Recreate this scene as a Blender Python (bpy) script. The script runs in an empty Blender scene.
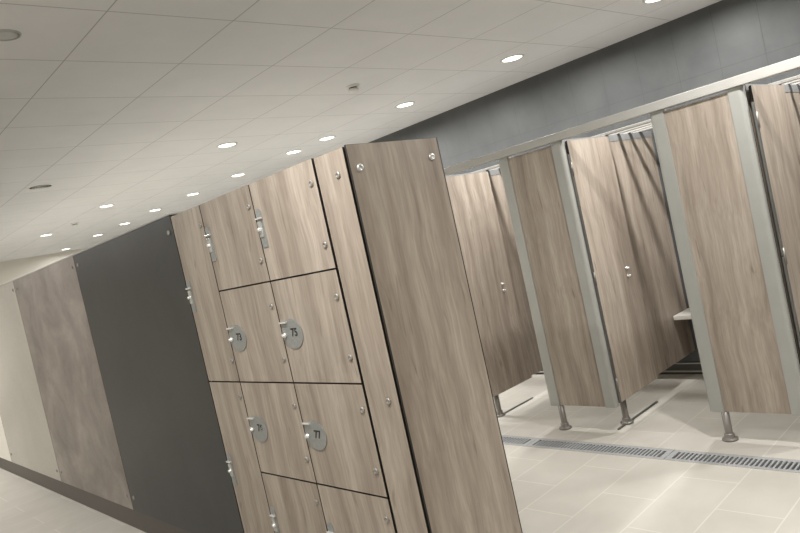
import bpy, bmesh, math, random
from mathutils import Vector, Matrix
random.seed(7)
scene = bpy.context.scene
C = scene.collection

# ------------------------------------------------------------------ camera
EYE = Vector((0, 0, 1.6))
yaw, pitch, roll = 0.82370129, -0.03830765, -0.21750632
fw = Vector((math.cos(yaw) * math.cos(pitch), math.sin(yaw) * math.cos(pitch), math.sin(pitch)))
rt = fw.cross(Vector((0, 0, 1))).normalized()
up = rt.cross(fw)
r2 = math.cos(roll) * rt + math.sin(roll) * up
u2 = -math.sin(roll) * rt + math.cos(roll) * up
cd = bpy.data.cameras.new('camera')
cd.sensor_width = 36.0
cd.lens = 666.904 / 800 * 36.0
cd.clip_start = 0.05
cam = bpy.data.objects.new('camera', cd)
C.objects.link(cam)
cam.matrix_world = Matrix(((r2.x, u2.x, -fw.x, EYE.x), (r2.y, u2.y, -fw.y, EYE.y), (r2.z, u2.z, -fw.z, EYE.z), (0, 0, 0, 1)))
scene.camera = cam

# ------------------------------------------------------------------ light, world, exposure
world = bpy.data.worlds.new('world')
scene.world = world
world.use_nodes = True
world.node_tree.nodes['Background'].inputs[0].default_value = (1, 0.95, 0.88, 1)
world.node_tree.nodes['Background'].inputs[1].default_value = 0.05
scene.view_settings.view_transform = 'Standard'
scene.view_settings.look = 'None'
scene.view_settings.gamma = 1
scene.view_settings.use_curve_mapping = False
scene.view_settings.exposure = 0.0
LAMP_W = 27.0          # watts of one downlight
LAMP_COL = (1.0, 0.985, 0.965)
LENS_GLOW = 6.0
# downlights: (x, y, power factor, label)
LIGHTS = [
    (4.53, 1.88, 1.0, 'round ceiling downlight above the tiled wall, cut by the top edge of the photo'),
    (4.46, 3.04, 1.0, 'round ceiling downlight nearest the dark tiled wall, the largest one fully in view'),
    (4.44, 4.26, 1.0, 'round ceiling downlight to the right of the small smoke detector'),
    (4.41, 5.43, 1.0, 'round ceiling downlight just above the top left corner of the locker end panel'),
    (4.37, 6.00, 1.0, 'round ceiling downlight just left of and below the one over the locker end panel'),
    (4.31, 7.13, 1.0, 'round ceiling downlight right above the boundary of the two upper locker doors with latch plates'),
    (4.26, 8.27, 1.0, 'round ceiling downlight above the narrow half height locker doors'),
    (4.21, 9.41, 1.0, 'round ceiling downlight over the right half of the black panel'),
    (4.20, 10.59, 1.0, 'round ceiling downlight over the middle of the black panel'),
    (4.16, 11.73, 1.0, 'round ceiling downlight over the left edge of the black panel'),
    (4.12, 13.4, 0.3, 'tiny round ceiling downlight farthest away, over the brown panel beside the end wall'),
    (3.24, 5.43, 1.0, 'large round ceiling downlight of the middle row, the nearest one to the lockers'),
    (3.16, 8.40, 1.0, 'round ceiling downlight of the middle row, between the air vent and the black panel'),
    (3.05, 10.63, 1.0, 'round ceiling downlight of the middle row, leftmost of all in the photo'),
]
UNSEEN = [(4.5, 0.72, 1.0), (4.5, -0.5, 0.6), (3.3, 1.0, 1.3), (3.3, -1.2, 0.5),
          (0.75, 1.8, 1.5), (0.4, 5.6, 0.8), (0.4, 8.8, 2.0), (0.4, 11.4, 1.0), (-0.4, -1.4, 0.3), (-0.9, 3.2, 0.5), (0.9, -0.6, 0.45)]  # unseen downlights; last two added only for floor bounce near the camera

# ------------------------------------------------------------------ materials
def new_mat(name):
    m = bpy.data.materials.new(name); m.use_nodes = True
    nt = m.node_tree
    return m, nt, nt.nodes['Principled BSDF']

def N(nt, kind, **kw):
    n = nt.nodes.new(kind)
    for k, v in kw.items():
        setattr(n, k, v)
    return n

def coords(nt, rnd=True, scale=(1, 1, 1)):
    tc = N(nt, 'ShaderNodeTexCoord')
    mp = N(nt, 'ShaderNodeMapping')
    mp.inputs['Scale'].default_value = scale
    if rnd:
        oi = N(nt, 'ShaderNodeObjectInfo')
        ad = N(nt, 'ShaderNodeVectorMath', operation='MULTIPLY_ADD')
        nt.links.new(oi.outputs['Random'], ad.inputs[0])
        ad.inputs[1].default_value = (17.3, 23.1, 9.7)
        nt.links.new(tc.outputs['Object'], ad.inputs[2])
        nt.links.new(ad.outputs[0], mp.inputs['Vector'])
    else:
        nt.links.new(tc.outputs['Object'], mp.inputs['Vector'])
    return mp.outputs[0]

def noise(nt, vec, scale, detail=3, rough=0.5, dist=0.0):
    n = N(nt, 'ShaderNodeTexNoise')
    n.inputs['Scale'].default_value = scale
    n.inputs['Detail'].default_value = detail
    n.inputs['Roughness'].default_value = rough
    n.inputs['Distortion'].default_value = dist
    nt.links.new(vec, n.inputs['Vector'])
    return n.outputs['Fac']

def ramp(nt, fac, stops):
    r = N(nt, 'ShaderNodeValToRGB')
    el = r.color_ramp.elements
    el[0].position, el[0].color = stops[0][0], (*stops[0][1], 1)
    el[1].position, el[1].color = stops[-1][0], (*stops[-1][1], 1)
    for p, c in stops[1:-1]:
        e = el.new(p); e.color = (*c, 1)
    nt.links.new(fac, r.inputs[0])
    return r.outputs[0]

def mix(nt, fac, a, b, kind='MIX'):
    m = N(nt, 'ShaderNodeMix', data_type='RGBA', blend_type=kind)
    for sock, v in ((m.inputs[0], fac), (m.inputs[6], a), (m.inputs[7], b)):
        if hasattr(v, 'links'):
            nt.links.new(v, sock)
        elif isinstance(v, tuple):
            sock.default_value = (*v, 1)
        else:
            sock.default_value = v
    return m.outputs[2]

def bump(nt, bsdf, h, strength, dist=0.002):
    b = N(nt, 'ShaderNodeBump')
    b.inputs['Strength'].default_value = strength
    b.inputs['Distance'].default_value = dist
    nt.links.new(h, b.inputs['Height'])
    nt.links.new(b.outputs[0], bsdf.inputs['Normal'])

def plain(name, col, rough=0.5, metal=0.0, var=0.06, scale=8):
    m, nt, b = new_mat(name)
    v = noise(nt, coords(nt), scale, 4)
    lo = tuple(c * (1 - var) for c in col); hi = tuple(min(1, c * (1 + var)) for c in col)
    nt.links.new(ramp(nt, v, [(0.3, lo), (0.7, hi)]), b.inputs['Base Color'])
    b.inputs['Roughness'].default_value = rough
    b.inputs['Metallic'].default_value = metal
    return m

def wood(name, dark, mid, light, rough=0.42):
    """grey-brown elm laminate, grain running along local Z"""
    m, nt, b = new_mat(name)
    tc = coords(nt)
    warp = N(nt, 'ShaderNodeTexNoise')
    warp.inputs['Scale'].default_value = 1.6
    warp.inputs['Detail'].default_value = 2
    nt.links.new(tc, warp.inputs['Vector'])
    ad = N(nt, 'ShaderNodeVectorMath', operation='MULTIPLY_ADD')
    nt.links.new(warp.outputs['Color'], ad.inputs[0])
    ad.inputs[1].default_value = (0.11, 0.11, 0.0)
    nt.links.new(tc, ad.inputs[2])
    def st(sx, sz):
        mp = N(nt, 'ShaderNodeMapping')
        mp.inputs['Scale'].default_value = (sx, sx, sz)
        nt.links.new(ad.outputs[0], mp.inputs['Vector'])
        return mp.outputs[0]
    broad = noise(nt, st(11, 0.55), 1.0, 3, 0.55)
    fine = noise(nt, st(55, 1.6), 1.0, 3, 0.6)
    pore = noise(nt, st(120, 9), 1.0, 2, 0.5)
    fleck = noise(nt, st(26, 3.4), 1.0, 2, 0.5, 0.6)
    base = ramp(nt, broad, [(0.30, dark), (0.5, mid), (0.68, light)])
    f2 = ramp(nt, fine, [(0.3, (0.83, 0.815, 0.80)), (0.7, (1.10, 1.10, 1.10))])
    c1 = mix(nt, 0.85, base, f2, 'MULTIPLY')
    f3 = ramp(nt, pore, [(0.35, (0.88, 0.87, 0.86)), (0.6, (1.03, 1.03, 1.03))])
    c2 = mix(nt, 0.8, c1, f3, 'MULTIPLY')
    f4 = ramp(nt, fleck, [(0.66, (1, 1, 1)), (0.74, (0.62, 0.58, 0.54))])
    c3 = mix(nt, 0.75, c2, f4, 'MULTIPLY')
    nt.links.new(c3, b.inputs['Base Color'])
    b.inputs['Roughness'].default_value = rough
    bump(nt, b, fine, 0.08, 0.001)
    return m

M = {}
M['wood'] = wood('elm_laminate', (0.268, 0.221, 0.180), (0.365, 0.311, 0.257), (0.455, 0.396, 0.333))
M['edge'] = plain('dark_laminate_edge', (0.018, 0.014, 0.011), 0.6)
M['carcass'] = plain('dark_locker_interior', (0.022, 0.019, 0.017), 0.8)
M['alu'] = plain('satin_aluminium', (0.375, 0.375, 0.35), 0.45, 0.15, 0.03)
M['rail'] = plain('bright_aluminium', (0.43, 0.42, 0.39), 0.4, 0.0, 0.03)
M['steel'] = plain('brushed_steel', (0.56, 0.56, 0.54), 0.3, 0.6, 0.08, 40)
M['plate'] = plain('satin_steel_plate', (0.30, 0.31, 0.30), 0.4, 0.3, 0.08, 60)
M['polish'] = plain('polished_steel', (0.88, 0.88, 0.86), 0.2, 0.6, 0.02)
M['channel'] = plain('grey_anodised_channel', (0.25, 0.25, 0.25), 0.5, 0.1, 0.03)
M['foot'] = plain('dull_steel_foot', (0.24, 0.225, 0.205), 0.38, 0.4, 0.05)
M['grate'] = plain('pale_grate_steel', (0.40, 0.41, 0.415), 0.4, 0.15, 0.05, 30)
M['trough'] = plain('grey_drain_channel', (0.10, 0.10, 0.10), 0.5)
M['bolt'] = plain('dull_bolt_steel', (0.34, 0.32, 0.29), 0.42, 0.5, 0.05)
M['hinge'] = plain('dull_hinge_steel', (0.20, 0.20, 0.19), 0.4, 0.7, 0.08)
M['rubber'] = plain('black_rubber', (0.012, 0.011, 0.01), 0.7)
M['ink'] = plain('engraved_black_number', (0.02, 0.02, 0.02), 0.6)
M['bench'] = plain('white_bench_laminate', (0.88, 0.86, 0.80), 0.35, 0, 0.02)
M['white'] = plain('white_plastic', (0.72, 0.71, 0.68), 0.4, 0, 0.02)
M['grey_plastic'] = plain('grey_speaker_grille', (0.50, 0.50, 0.49), 0.7, 0, 0.05)
M['dark'] = plain('dark_grey_metal', (0.07, 0.065, 0.06), 0.5, 0.2)
M['plinth'] = plain('dark_brown_plinth', (0.075, 0.062, 0.05), 0.45)
M['paint'] = plain('pale_wall_paint', (0.74, 0.71, 0.64), 0.75, 0, 0.02, 2)

def stone(name, lo, mid, hi, rough=0.45, s=2.2):
    m, nt, b = new_mat(name)
    tc = coords(nt)
    a = noise(nt, tc, s, 6, 0.62, 0.4)
    f = noise(nt, tc, 45, 3, 0.6)
    c = ramp(nt, a, [(0.32, lo), (0.5, mid), (0.68, hi)])
    g = ramp(nt, f, [(0.3, (0.93, 0.93, 0.93)), (0.7, (1.05, 1.05, 1.05))])
    nt.links.new(mix(nt, 0.8, c, g, 'MULTIPLY'), b.inputs['Base Color'])
    b.inputs['Roughness'].default_value = rough
    return m
M['black_panel'] = stone('charcoal_panel', (0.024, 0.024, 0.024), (0.030, 0.030, 0.029), (0.037, 0.036, 0.035), 0.4)
M['brown_panel'] = stone('brown_stone_panel', (0.17, 0.142, 0.125), (0.25, 0.215, 0.19), (0.35, 0.305, 0.27), 0.45)
M['pale_panel'] = stone('pale_greige_panel', (0.46, 0.43, 0.38), (0.49, 0.46, 0.41), (0.52, 0.49, 0.44), 0.4, 1.2)
M['cream_panel'] = stone('cream_panel', (0.80, 0.76, 0.69), (0.82, 0.78, 0.71), (0.84, 0.80, 0.73), 0.4, 1.2)

def tiles(name, ax, off, w, h, stagger, c1, c2, joint, msize, rough, mottle=None, bmp=0.3, nscale=3.0):
    m, nt, b = new_mat(name)
    tc = N(nt, 'ShaderNodeTexCoord')
    sp = N(nt, 'ShaderNodeSeparateXYZ'); nt.links.new(tc.outputs['Object'], sp.inputs[0])
    cb = N(nt, 'ShaderNodeCombineXYZ')
    for k in (0, 1):
        a = N(nt, 'ShaderNodeMath', operation='SUBTRACT')
        nt.links.new(sp.outputs[ax[k]], a.inputs[0]); a.inputs[1].default_value = off[k]
        nt.links.new(a.outputs[0], cb.inputs[k])
    br = N(nt, 'ShaderNodeTexBrick')
    br.offset = stagger; br.offset_frequency = 2; br.squash = 1.0
    nt.links.new(cb.outputs[0], br.inputs['Vector'])
    br.inputs['Scale'].default_value = 1.0
    br.inputs['Brick Width'].default_value = w
    br.inputs['Row Height'].default_value = h
    br.inputs['Mortar Size'].default_value = msize
    br.inputs['Mortar Smooth'].default_value = 0.3
    br.inputs['Bias'].default_value = 0.0
    br.inputs['Color1'].default_value = (*c1, 1)
    br.inputs['Color2'].default_value = (*c2, 1)
    br.inputs['Mortar'].default_value = (*joint, 1)
    v = noise(nt, tc.outputs['Object'], nscale, 5, 0.6, 0.3)
    g = ramp(nt, v, [(0.3, mottle[0]), (0.7, mottle[1])]) if mottle else ramp(nt, v, [(0.3, (0.97, 0.97, 0.97)), (0.7, (1.02, 1.02, 1.02))])
    nt.links.new(mix(nt, 1.0, br.outputs['Color'], g, 'MULTIPLY'), b.inputs['Base Color'])
    b.inputs['Roughness'].default_value = rough
    inv = N(nt, 'ShaderNodeMath', operation='SUBTRACT'); inv.inputs[0].default_value = 1
    nt.links.new(br.outputs['Fac'], inv.inputs[1])
    bump(nt, b, inv.outputs[0], bmp, 0.002)
    return m
M['floor'] = tiles('beige_floor_tiles', ('X', 'Y'), (2.76, 1.793), 0.614, 0.307, 0.5, (0.53, 0.505, 0.452), (0.51, 0.486, 0.434), (0.62, 0.595, 0.53), 0.004, 0.5, ((0.93, 0.93, 0.92), (1.04, 1.04, 1.04)), 0.15)
M['ceiling'] = tiles('ceiling_tiles', ('X', 'Y'), (1.22, 2.74), 0.6, 0.6, 0.0, (0.73, 0.73, 0.735), (0.716, 0.716, 0.72), (0.42, 0.415, 0.41), 0.0035, 0.85, None, 0.25)
M['wall'] = tiles('charcoal_wall_tiles', ('Y', 'Z'), (1.545, 1.73), 0.31, 0.60, 0.0, (0.076, 0.080, 0.080), (0.069, 0.073, 0.074), (0.050, 0.052, 0.052), 0.002, 0.5, ((0.78, 0.79, 0.80), (1.22, 1.21, 1.18)), 0.3, 1.9)

def glow(name, col, s):
    m, nt, b = new_mat(name)
    b.inputs['Base Color'].default_value = (0.9, 0.9, 0.88, 1)
    b.inputs['Emission Color'].default_value = (*col, 1)
    b.inputs['Emission Strength'].default_value = s
    return m
M['lens'] = glow('lit_downlight_lens', (1.0, 0.96, 0.88), LENS_GLOW)

# ------------------------------------------------------------------ geometry helpers
class MB:
    def __init__(self):
        self.bm = bmesh.new()
    def box(self, x0, x1, y0, y1, z0, z1, bevel=0.0, face_axis=None, mi=0, edge_mi=1):
        r = bmesh.ops.create_cube(self.bm, size=1.0)
        vs = r['verts']
        for v in vs:
            v.co = Vector(((x0 + x1) / 2 + v.co.x * (x1 - x0), (y0 + y1) / 2 + v.co.y * (y1 - y0), (z0 + z1) / 2 + v.co.z * (z1 - z0)))
        fs = {f for v in vs for f in v.link_faces}
        for f in fs:
            f.material_index = mi
            if face_axis is not None:
                f.normal_update()
                f.material_index = mi if abs(f.normal[face_axis]) > 0.9 else edge_mi
        if bevel:
            es = {e for v in vs for e in v.link_edges}
            bmesh.ops.bevel(self.bm, geom=list(es), offset=bevel, segments=2, affect='EDGES', profile=0.6, clamp_overlap=True, material=-1)
        return self
    def lathe(self, prof, origin=(0, 0, 0), axis='Z', seg=24, mi=0):
        """prof: list of (radius, height) swept around the axis"""
        o = Vector(origin)
        def P(r, h, a):
            c, s = r * math.cos(a), r * math.sin(a)
            return o + (Vector((c, s, h)) if axis == 'Z' else Vector((h, c, s)) if axis == 'X' else Vector((s, h, c)))
        rings = [[self.bm.verts.new(P(r, h, 2 * math.pi * k / seg)) for k in range(seg)] for r, h in prof]
        for a, b in zip(rings, rings[1:]):
            for k in range(seg):
                f = self.bm.faces.new((a[k], a[(k + 1) % seg], b[(k + 1) % seg], b[k])); f.smooth = True; f.material_index = mi
        for rg in (rings[0], rings[-1]):
            try:
                f = self.bm.faces.new(rg); f.material_index = mi
            except ValueError:
                pass
        return self
    def prism(self, pts, axis, a, b, mi=0, smooth=False):
        """closed outline extruded along axis; pts are the two other coordinates in XYZ order"""
        def P(p, h):
            return Vector((h, p[0], p[1])) if axis == 'X' else Vector((p[0], h, p[1])) if axis == 'Y' else Vector((p[0], p[1], h))
        A = [self.bm.verts.new(P(p, a)) for p in pts]
        B = [self.bm.verts.new(P(p, b)) for p in pts]
        n = len(pts)
        for k in range(n):
            f = self.bm.faces.new((A[k], A[(k + 1) % n], B[(k + 1) % n], B[k])); f.material_index = mi; f.smooth = smooth
        self.bm.faces.new(A).material_index = mi
        self.bm.faces.new(B).material_index = mi
        return self
    def mesh(self, name, mats):
        bmesh.ops.recalc_face_normals(self.bm, faces=self.bm.faces)
        me = bpy.data.meshes.new(name)
        self.bm.to_mesh(me); self.bm.free()
        for k in (mats if isinstance(mats, (list, tuple)) else [mats]):
            me.materials.append(M[k])
        return me

def put(name, me, parent=None, loc=(0, 0, 0)):
    o = bpy.data.objects.new(name, me)
    C.objects.link(o)
    o.location = loc
    if parent: o.parent = parent
    return o
def build(name, mb, mats, parent=None, loc=(0, 0, 0)):
    return put(name, mb.mesh(name, mats), parent, loc)
def tag(o, label, cat, group=None, kind=None):
    o['label'] = label; o['category'] = cat
    if group: o['group'] = group
    if kind: o['kind'] = kind
    return o
def thing(name, label, cat, loc, group=None):
    o = bpy.data.objects.new(name, None); o.empty_display_size = 0.1
    C.objects.link(o); o.location = loc
    return tag(o, label, cat, group)
def structure(name, mb, mats, loc=(0, 0, 0)):
    o = build(name, mb, mats, None, loc); o['kind'] = 'structure'
    return o
def copy_tree(o, parent=None):
    c = o.copy(); C.objects.link(c)
    if parent: c.parent = parent
    for ch in list(o.children):
        copy_tree(ch, c)
    return c

# ------------------------------------------------------------------ room shell
XW, YE, XL, YN, HC = 5.32, 13.95, -1.9, -2.6, 2.8
GX0, GX1 = 3.572, 3.728           # drain channel in the floor
f = MB()
f.box(XL, GX0, YN, YE, -0.10, 0.0); f.box(GX1, XW, YN, YE, -0.10, 0.0)
f.box(GX0, GX1, YN, YE, -0.10, -0.07)
structure('floor', f, 'floor')
structure('ceiling', MB().box(XL, XW, YN, YE, HC, HC + 0.1), 'ceiling')
structure('wall_right', MB().box(XW, XW + 0.12, YN, YE, -0.1, HC + 0.1), 'wall')
structure('wall_far', MB().box(XL, XW, YE, YE + 0.12, -0.1, HC + 0.1), 'paint')
structure('wall_left', MB().box(XL - 0.12, XL, YN, YE, -0.1, HC + 0.1), 'paint')
structure('wall_near', MB().box(XL, XW, YN - 0.12, YN, -0.1, HC + 0.1), 'paint')
bb = MB().prism([(XW - 0.03, 0.0), (XW, 0.0), (XW, 0.10), (XW - 0.012, 0.10), (XW - 0.012, 0.022), (XW - 0.016, 0.012), (XW - 0.03, 0.006)], 'Y', YN, YE)
structure('baseboard_right', bb, 'dark')
structure('trim_1', MB().box(XW - 0.035, XW - 0.013, YN, YE, 0.02, 0.03).box(XW - 0.022, XW - 0.0125, YN, YE, 0.086, 0.094), 'alu')

# free-standing island behind the lockers, carrying the big panels
IX0, IX1, X1 = 1.563, 2.03, 1.548
Y_END, Y_ISL = 1.817, 10.3
structure('wall_island', MB().box(IX0, IX1, 3.303, Y_ISL, 0.0, 1.975), 'paint')
structure('trim_2', MB().box(X1 + 0.004, IX0 - 0.0005, 3.303, Y_ISL, 0.0, 0.142), 'plinth')
structure('trim_3', MB().box(X1 - 0.003, IX1 + 0.003, 3.303, Y_ISL, 1.9865, 1.996, 0.002), 'rail')

# ------------------------------------------------------------------ small fittings
BOLT = MB().lathe([(0.0135, 0.0), (0.0135, -0.003), (0.011, -0.0062), (0.006, -0.0068), (0.0055, -0.0052), (0.0002, -0.0052)], axis='X', seg=20).mesh('bolt', 'bolt')
BOLTY = MB().lathe([(0.0150, 0.0), (0.0150, -0.003), (0.012, -0.0066), (0.006, -0.0072), (0.0055, -0.0055), (0.0002, -0.0055)], axis='Y', seg=20).mesh('bolt', 'steel')

# big wall panels
def wall_panel(y0, y1, mat, label, bolts):
    t = thing('wall_panel', label, 'wall panel', (X1, (y0 + y1) / 2, 0.145))
    h = (y1 - y0) / 2 - 0.003
    build('board', MB().box(0, 0.013, -h, h, 0, 1.84, 0.0, 0), [mat, 'edge'], t)
    for y, z in bolts:
        put('bolt', BOLT, t, (0, y - t.location.y, z - 0.145))
    return t
wall_panel(3.303, 4.925, 'black_panel', 'large plain black panel directly left of the lockers', [(3.36, 1.90), (4.86, 1.913), (4.86, 0.245), (3.36, 0.245)])
wall_panel(4.925, 6.635, 'brown_panel', 'large mottled brown stone-look panel left of the black one', [(4.995, 1.913), (4.995, 0.24), (6.57, 1.91), (6.57, 0.24)])
wall_panel(6.635, 8.47, 'pale_panel', 'pale greige panel between the brown panel and the photo edge', [(6.70, 1.91), (6.70, 0.24), (8.40, 1.91), (8.40, 0.24)])
wall_panel(8.47, 10.3, 'cream_panel', 'bright cream panel, only a sliver showing at the lower left photo edge', [])

# ------------------------------------------------------------------ lockers
Z4 = [0.150, 0.640, 1.095, 1.548, 1.978]
def latch_plate(door, ytop, zh):
    """narrow latch: plate, projecting hasp, turn knob; ytop = opening edge of the door, zh = hasp height"""
    pts = []
    w = 0.021
    yc = ytop - 0.030
    pts += [(yc - w, zh - 0.125), (yc + w, zh - 0.125), (yc + w, zh + 0.022)]
    pts += [(yc + w * math.cos(a), zh + 0.022 + w * math.sin(a)) for a in (math.pi * k / 8 for k in range(1, 8))]
    pts += [(yc - w, zh + 0.022)]
    build('latch_plate', MB().prism(pts, 'X', -0.0035, 0), 'plate', door)
    hp = MB().box(-0.015, -0.003, ytop - 0.054, ytop - 0.010, zh - 0.003, zh + 0.004, 0.001)
    build('hasp', hp, 'polish', door)
    build('catch', MB().box(-0.008, -0.003, ytop - 0.040, ytop - 0.012, zh - 0.080, zh - 0.012, 0.001), 'steel', door)
    build('turn_knob', MB().lathe([(0.011, -0.0035), (0.011, -0.012), (0.008, -0.014), (0.0085, -0.019), (0.007, -0.021), (0.001, -0.021)], (0, yc + 0.002, zh - 0.047), 'X', 18), 'polish', door)
def number_disc(door, ytop, zc, txt):
    r = 0.078
    yc = ytop - 0.080
    cut = ytop - 0.008
    a0 = math.acos((cut - yc) / r)
    pts = [(yc + r * math.cos(a), zc + r * 0.84 * math.sin(a)) for a in (a0 + (2 * math.pi - 2 * a0) * k / 40 for k in range(41))]
    d = build('number_disc', MB().prism(pts, 'X', -0.004, 0), 'plate', door)
    hp = MB().box(-0.015, -0.0035, ytop - 0.062, ytop - 0.010, zc + 0.048, zc + 0.055, 0.001)
    build('hasp', hp, 'polish', door)
    build('turn_knob', MB().lathe([(0.0115, -0.004), (0.0115, -0.012), (0.008, -0.014), (0.0085, -0.019), (0.007, -0.021), (0.001, -0.021)], (0, ytop - 0.028, zc - 0.004), 'X', 18), 'polish', door)
    cu = bpy.data.curves.new('number', 'FONT')
    cu.body = txt; cu.size = 0.048; cu.extrude = 0.0004; cu.align_x = 'CENTER'; cu.align_y = 'CENTER'; cu.offset = 0.0014
    tmp = bpy.data.objects.new('number', cu)
    C.objects.link(tmp)
    me = bpy.data.meshes.new_from_object(tmp.evaluated_get(bpy.context.evaluated_depsgraph_get()))
    bpy.data.objects.remove(tmp)
    # text X -> -Y (reads left to right seen from the aisle), text Y -> Z
    me.transform(Matrix(((0, 0, -1, 0), (-1, 0, 0, 0), (0, 1, 0, 0), (0, 0, 0, 1))))
    me.materials.clear(); me.materials.append(M['ink'])
    put('number', me, door, (-0.0046, yc - 0.020, zc + 0.004))

def locker_tower(y0, y1, zs, locks, label, bolt_dy, bolts):
    """y0 < y1; hinges on the y0 side, opening edge at y1"""
    t = thing('locker_tower', label, 'locker', (IX0, (y0 + y1) / 2, 0.0), 'lockers')
    yc = (y0 + y1) / 2
    h = (y1 - y0) / 2
    body = MB()
    body.box(0.0, IX1 - IX0, -h, -h + 0.012, 0.0, 1.972); body.box(0.0, IX1 - IX0, h - 0.012, h, 0.0, 1.972)
    body.box(IX1 - IX0 - 0.012, IX1 - IX0, -h + 0.012, h - 0.012, 0.0, 1.972)
    for z in zs:
        body.box(0.0, IX1 - IX0 - 0.012, -h + 0.012, h - 0.012, max(0, z - 0.012), min(z, 1.972))
    build('carcass', body, 'carcass', t)
    build('plinth', MB().box(X1 + 0.004 - IX0, -0.0005, -h, h, 0.0, 0.142), 'plinth', t)
    for k in range(len(zs) - 1):
        z0, z1 = zs[k] + 0.0035, zs[k + 1] - 0.0035
        d = bpy.data.objects.new('door', MB().box(0, 0.013, -h + 0.0035, h - 0.0035, 0, z1 - z0, 0, 0).mesh('door', ['wood', 'edge']))
        C.objects.link(d); d.parent = t; d.location = (X1 - IX0, 0, z0)
        kind = locks[k]
        zl = kind[1] - z0
        if kind[0] == 'plate':
            latch_plate(d, h, zl)
        else:
            number_disc(d, h, zl, kind[2])
        for zb in bolts[k]:
            put('hinge_bolt', BOLT, d, (0, -h + bolt_dy, zb - z0))
    return t
B4 = [(0.55, 0.24), (0.99, 0.745), (1.44, 1.20), (1.885, 1.645)]
locker_tower(2.022, 2.497, Z4, [('plate', 0.425), ('disc', 0.865, '77'), ('disc', 1.312, '75'), ('plate', 1.820)],
             'wide four-door locker column next to the end filler strip, with the largest numbered steel discs', 0.035, B4)
locker_tower(2.497, 2.970, Z4, [('plate', 0.425), ('disc', 0.865, '76'), ('disc', 1.312, '73'), ('plate', 1.820)],
             'four-door locker column in the middle, between the half-height doors and the nearest column', 0.035, B4)
locker_tower(2.970, 3.300, [0.150, 1.095, 1.978], [('plate', 0.665), ('plate', 1.592)],
             'narrow locker column of two half-height doors beside the black panel', 0.03, [(1.02, 0.24), (1.20, 1.88)])

t = thing('filler_panel', 'narrow wood-look filler strip between the lockers and the wide end panel', 'panel', (X1, 1.925, 0.0))
build('board', MB().box(0, 0.013, -0.091, 0.085, 0.0, 1.970, 0, 0), ['wood', 'edge'], t)
build('backing', MB().box(0.015, 0.030, -0.092, 0.095, 0.0, 1.965), 'carcass', t)
for z in (1.88, 1.03, 0.18):
    put('bolt', BOLT, t, (0, -0.036, z))
t = thing('end_panel', 'wide grey-brown wood-look panel closing the near end of the lockers', 'panel', (1.796, Y_END, 0.0))
build('board', MB().box(1.554 - 1.796, 2.029 - 1.796, 0, 0.001, 0.0, 1.973, 0, 1, 0, 0).box(1.552 - 1.796, 2.036 - 1.796, 0.001, 0.009, 0.0, 1.974, 0, 1, 1, 1), ['wood', 'edge'], t)
for x, z in ((1.596, 1.886), (1.980, 1.898), (1.596, 0.15), (1.980, 0.15), ):
    put('bolt', BOLTY, t, (x - 1.796, 0, z))

# ------------------------------------------------------------------ cubicles
XF = 3.93
PIL = [(4.152, 3.576), (2.986, 2.446), (1.820, 1.288), (0.70, 0.12)]       # left (far) edge, right (near) edge
def edge_post_mesh(w, s):
    """rounded aluminium upright; s=+1 round corner on the +Y side"""
    r = 0.022
    h = w / 2
    pts = [(0.045, -h), (0.0, -h)] if s > 0 else [(0.045, h), (0.0, h)]
    pts += [(r - r * math.sin(a) if False else r - r * math.cos(a), s * (h - r + r * math.sin(a))) for a in (math.pi / 2 * k / 6 for k in range(7))]
    pts += [(0.045, s * h)]
    return MB().prism(pts, 'Z', 0.0, 1.8445).mesh('edge_post', 'alu')
POSTL, POSTR = 0.088, 0.076
POST = {1: edge_post_mesh(POSTL, 1), -1: edge_post_mesh(POSTR, -1)}
def foot_mesh(h):
    return MB().lathe([(0.045, 0.0), (0.046, 0.001), (0.046, 0.009), (0.044, 0.012), (0.030, 0.016), (0.029, 0.017), (0.029, 0.038), (0.028, 0.040), (0.0225, 0.042), (0.0220, 0.044), (0.0220, h)], seg=28).mesh('foot', 'foot')
FOOT = foot_mesh(0.177)
PL = ['wood-look pilaster largely hidden behind the locker end panel, holding the leftmost cubicle door',
      'first full wood-look pilaster right of the locker end panel, on one steel foot',
      'wood-look pilaster with a steel foot at the right, widest and nearest the camera',
      'wood-look pilaster beyond the right edge of the photo']
for i, (ya, yb) in enumerate(PIL):
    t = thing('pilaster', PL[i], 'partition panel', (XF, (ya + yb) / 2, 0.0), 'cubicle pilasters')
    h = (ya - yb) / 2
    build('board', MB().box(0.008, 0.021, -h + POSTR - 0.004, h - POSTL + 0.004, 0.178, 2.004, 0, 0), ['wood', 'edge'], t)
    put('edge_post', POST[1], t, (0, h - POSTL / 2, 0.175))
    put('edge_post', POST[-1], t, (0, -h + POSTR / 2, 0.175))
    put('foot', FOOT, t, (0.020, h - 0.084, 0))

hr = build('header_rail', MB().box(3.912, 3.962, -2.0, 6.2, 2.020, 2.074, 0.004), 'rail')
tag(hr, 'long pale aluminium rail running over the fronts of all the cubicles', 'rail')
BL = ['slim pale overhead bar nearest the cubicle fronts, starting at the door corners', 'slim pale overhead bar second from the cubicle fronts',
      'slim pale overhead bar third from the cubicle fronts', 'slim pale overhead bar closest to the dark tiled wall']
for k in range(4):
    o = build('overhead_bar', MB().box(-0.021, 0.021, -2.0, 6.2, 0, 0.020, 0.003), 'rail', None, (4.590 + 0.173 * k, 0, 2.0265))
    tag(o, BL[k], 'bar', 'bars over the cubicles')

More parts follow.
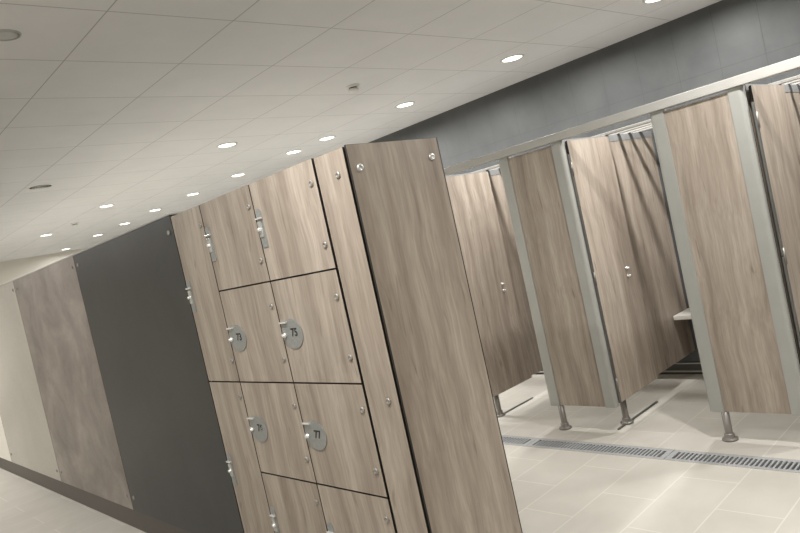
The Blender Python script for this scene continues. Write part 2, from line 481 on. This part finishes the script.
def cubicle(yr, yd, names):
    """yr = near (right) edge of the pilaster the door hangs on"""
    # door, swung fully inwards
    d = thing('cubicle_door', names[0], 'door', (4.0, yd, 0.0), 'open cubicle doors')
    build('board', MB().box(0.0, 0.560, 0, 0.013, 0.195, 2.012, 0, 1), ['wood', 'edge'], d)
    build('hinge_strip', MB().box(-0.024, -0.007, -0.002, 0.010, 0.195, 1.06, 0.002).box(-0.024, -0.007, -0.002, 0.010, 1.066, 1.92, 0.002), 'hinge', d)
    build('seal', MB().box(-0.006, 0.0, 0.0, 0.014, 0.195, 2.005), 'rubber', d)
    for z in (0.32, 1.063, 1.82):
        build('hinge', MB().lathe([(0.007, z - 0.045), (0.007, z + 0.045)], (-0.014, -0.004, 0), 'Z', 14), 'foot', d)
    for z, nm in ((1.052, 'indicator_knob'), (0.996, 'turn_knob')):
        build(nm, MB().lathe([(0.013, 0.0), (0.013, -0.004), (0.008, -0.006), (0.009, -0.022), (0.006, -0.026), (0.001, -0.026)], (0.430, 0, z), 'Y', 18), 'polish', d)
    # partition between this cubicle and the next one
    p = thing('partition', names[1], 'partition panel', (4.0, yd + 0.030, 0.0), 'cubicle partitions')
    build('board', MB().box(0.0, 1.30, 0, 0.013, 0.20, 2.000, 0, 1), ['wood', 'edge'], p)
    build('top_channel', MB().box(0.0, 1.30, -0.003, 0.016, 1.976, 2.026, 0.002), 'channel', p)
    put('foot', foot_mesh(0.245), p, (0.125, 0.0365, 0))
    # bench fixed to the back wall
    b = thing('bench', names[2], 'bench', (5.03, yd - 0.587, 0.0), 'cubicle benches')
    build('seat', MB().box(0.0, XW - 5.03 - 0.002, -0.495, 0.612, 0.518, 0.552, 0.004), 'bench', b)
    for y in (-0.35, 0.40):
        build('bracket', MB().prism([(0.04, 0.518), (0.285, 0.518), (0.285, 0.22), (0.260, 0.22)], 'Y', y - 0.012, y + 0.012), 'dark', b)
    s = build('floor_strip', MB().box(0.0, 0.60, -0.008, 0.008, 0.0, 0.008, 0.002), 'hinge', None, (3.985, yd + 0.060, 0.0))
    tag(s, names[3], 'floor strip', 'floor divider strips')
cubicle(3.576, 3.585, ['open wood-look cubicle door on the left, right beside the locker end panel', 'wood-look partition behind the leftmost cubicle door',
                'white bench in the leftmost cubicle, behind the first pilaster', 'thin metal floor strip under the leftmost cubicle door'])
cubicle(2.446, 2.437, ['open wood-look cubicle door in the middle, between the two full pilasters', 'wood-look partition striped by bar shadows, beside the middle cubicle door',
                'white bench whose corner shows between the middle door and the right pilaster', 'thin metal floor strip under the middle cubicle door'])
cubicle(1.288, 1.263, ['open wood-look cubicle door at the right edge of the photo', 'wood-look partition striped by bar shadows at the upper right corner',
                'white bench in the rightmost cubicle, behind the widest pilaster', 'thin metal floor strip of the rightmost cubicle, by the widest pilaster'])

# ------------------------------------------------------------------ linear floor drain
def grate_mesh(L):
    g = MB()
    w0, w1 = GX0 + 0.002, GX1 - 0.002
    g.box(w0, w0 + 0.026, 0, L, -0.012, 0.001); g.box(w1 - 0.026, w1, 0, L, -0.012, 0.001)
    n = 37
    p0, p1 = 0.034, L - 0.034
    g.box(w0 + 0.026, w1 - 0.026, 0, p0, -0.012, 0.001); g.box(w0 + 0.026, w1 - 0.026, p1, L, -0.012, 0.001)
    st = (p1 - p0) / n
    for k in range(1, n):
        g.box(w0 + 0.026, w1 - 0.026, p0 + k * st - 0.0055, p0 + k * st + 0.0055, -0.012, 0.001)
    return g.mesh('drain_grate', 'grate')
GM = grate_mesh(1.006)
GL = {2.995: 'slotted steel drain grate length just emerging from behind the locker end panel',
      1.985: 'slotted steel drain grate length in the middle, below the first pilaster',
      0.975: 'slotted steel drain grate length at the right edge of the photo'}
for k, (y, lab) in enumerate(GL.items()):
    o = put('drain_grate', GM, None, (0, y, 0)); tag(o, lab, 'drain grate', 'floor drain grates')
# unseen rest of the channel is closed by plain cover strips
for y0, y1 in ((YN, 0.973), (4.003, YE)):
    structure('trim_4' if y0 < 0 else 'trim_5', MB().box(GX0 + 0.002, GX1 - 0.002, y0, y1, -0.012, 0.001), 'grate')
structure('trim_7', MB().box(GX0 + 0.004, GX1 - 0.004, YN, YE, -0.0699, -0.066).box(GX0 + 0.0002, GX0 + 0.001, YN, YE, -0.066, -0.013), 'trough')
structure('trim_6', MB().box(GX0 - 0.001, GX0 + 0.003, YN, YE, -0.06, 0.0015).box(GX1 - 0.003, GX1 + 0.001, YN, YE, -0.06, 0.0015), 'alu')

# ------------------------------------------------------------------ ceiling fittings
RING = MB().lathe([(0.076, 0.0), (0.076, -0.006), (0.090, -0.006), (0.096, 0.0)], seg=36).mesh('trim_ring', 'white')
LENS = MB().lathe([(0.076, -0.0005), (0.076, -0.003), (0.0005, -0.003)], seg=36).mesh('lens', 'lens')
def downlight():
    o = thing('downlight', '', 'ceiling light', (0, 0, HC), 'ceiling downlights')
    put('trim_ring', RING, o); put('lens', LENS, o)
    ld = bpy.data.lights.new('lamp', 'AREA'); ld.shape = 'DISK'; ld.size = 0.09
    ld.energy = LAMP_W; ld.color = LAMP_COL; ld.spread = math.radians(172)
    l = bpy.data.objects.new('lamp', ld); C.objects.link(l); l.parent = o; l.location = (0, 0, -0.008)
    return o
d0 = downlight()
first = True
for x, y, pf, lab in LIGHTS + [(a, b, c, 'unseen round ceiling downlight, added outside the frame for its light') for a, b, c in UNSEEN]:
    o = d0 if first else copy_tree(d0)
    first = False
    o.location = (x, y, HC)
    o['label'] = lab
    if pf != 1.0:
        for ch in o.children:
            if ch.type == 'LIGHT':
                ch.data = ch.data.copy(); ch.data.energy = LAMP_W * pf

def detector(x, y, label):
    o = thing('smoke_detector', label, 'smoke detector', (x, y, HC), 'smoke detectors')
    build('base', MB().lathe([(0.050, 0.0), (0.050, -0.010), (0.046, -0.014), (0.001, -0.014)]), 'white', o)
    build('sensor_gap', MB().lathe([(0.030, -0.014), (0.030, -0.026)]), 'dark', o)
    build('cap', MB().lathe([(0.038, -0.024), (0.040, -0.034), (0.030, -0.044), (0.001, -0.046)]), 'white', o)
detector(3.37, 3.72, 'small round white smoke detector on the ceiling above the lockers')
detector(3.17, 9.68, 'tiny smoke detector on the far ceiling above the leftmost downlights')
o = thing('air_vent', 'round ceiling air vent with dark slots at the left', 'air vent', (1.96, 6.66, HC))
build('frame', MB().lathe([(0.125, 0.0), (0.122, -0.002), (0.094, -0.003), (0.092, 0.0)], seg=40), 'white', o)
for r in (0.072, 0.048, 0.024):
    build('ring', MB().lathe([(r - 0.002, -0.0025), (r - 0.001, -0.005), (r + 0.003, -0.005), (r + 0.004, -0.0025)], seg=36), 'white', o)
build('duct', MB().lathe([(0.093, -0.0025), (0.0005, -0.0025)], seg=36), 'dark', o)
o = thing('ceiling_speaker', 'round grey ceiling speaker at the upper left edge of the photo', 'speaker', (0.90, 3.05, HC))
build('rim', MB().lathe([(0.058, 0.0), (0.058, -0.004), (0.062, -0.004), (0.064, 0.0)], seg=40), 'grey_plastic', o)
build('grille', MB().lathe([(0.058, -0.003), (0.035, -0.005), (0.0005, -0.006)], seg=40), 'grey_plastic', o)
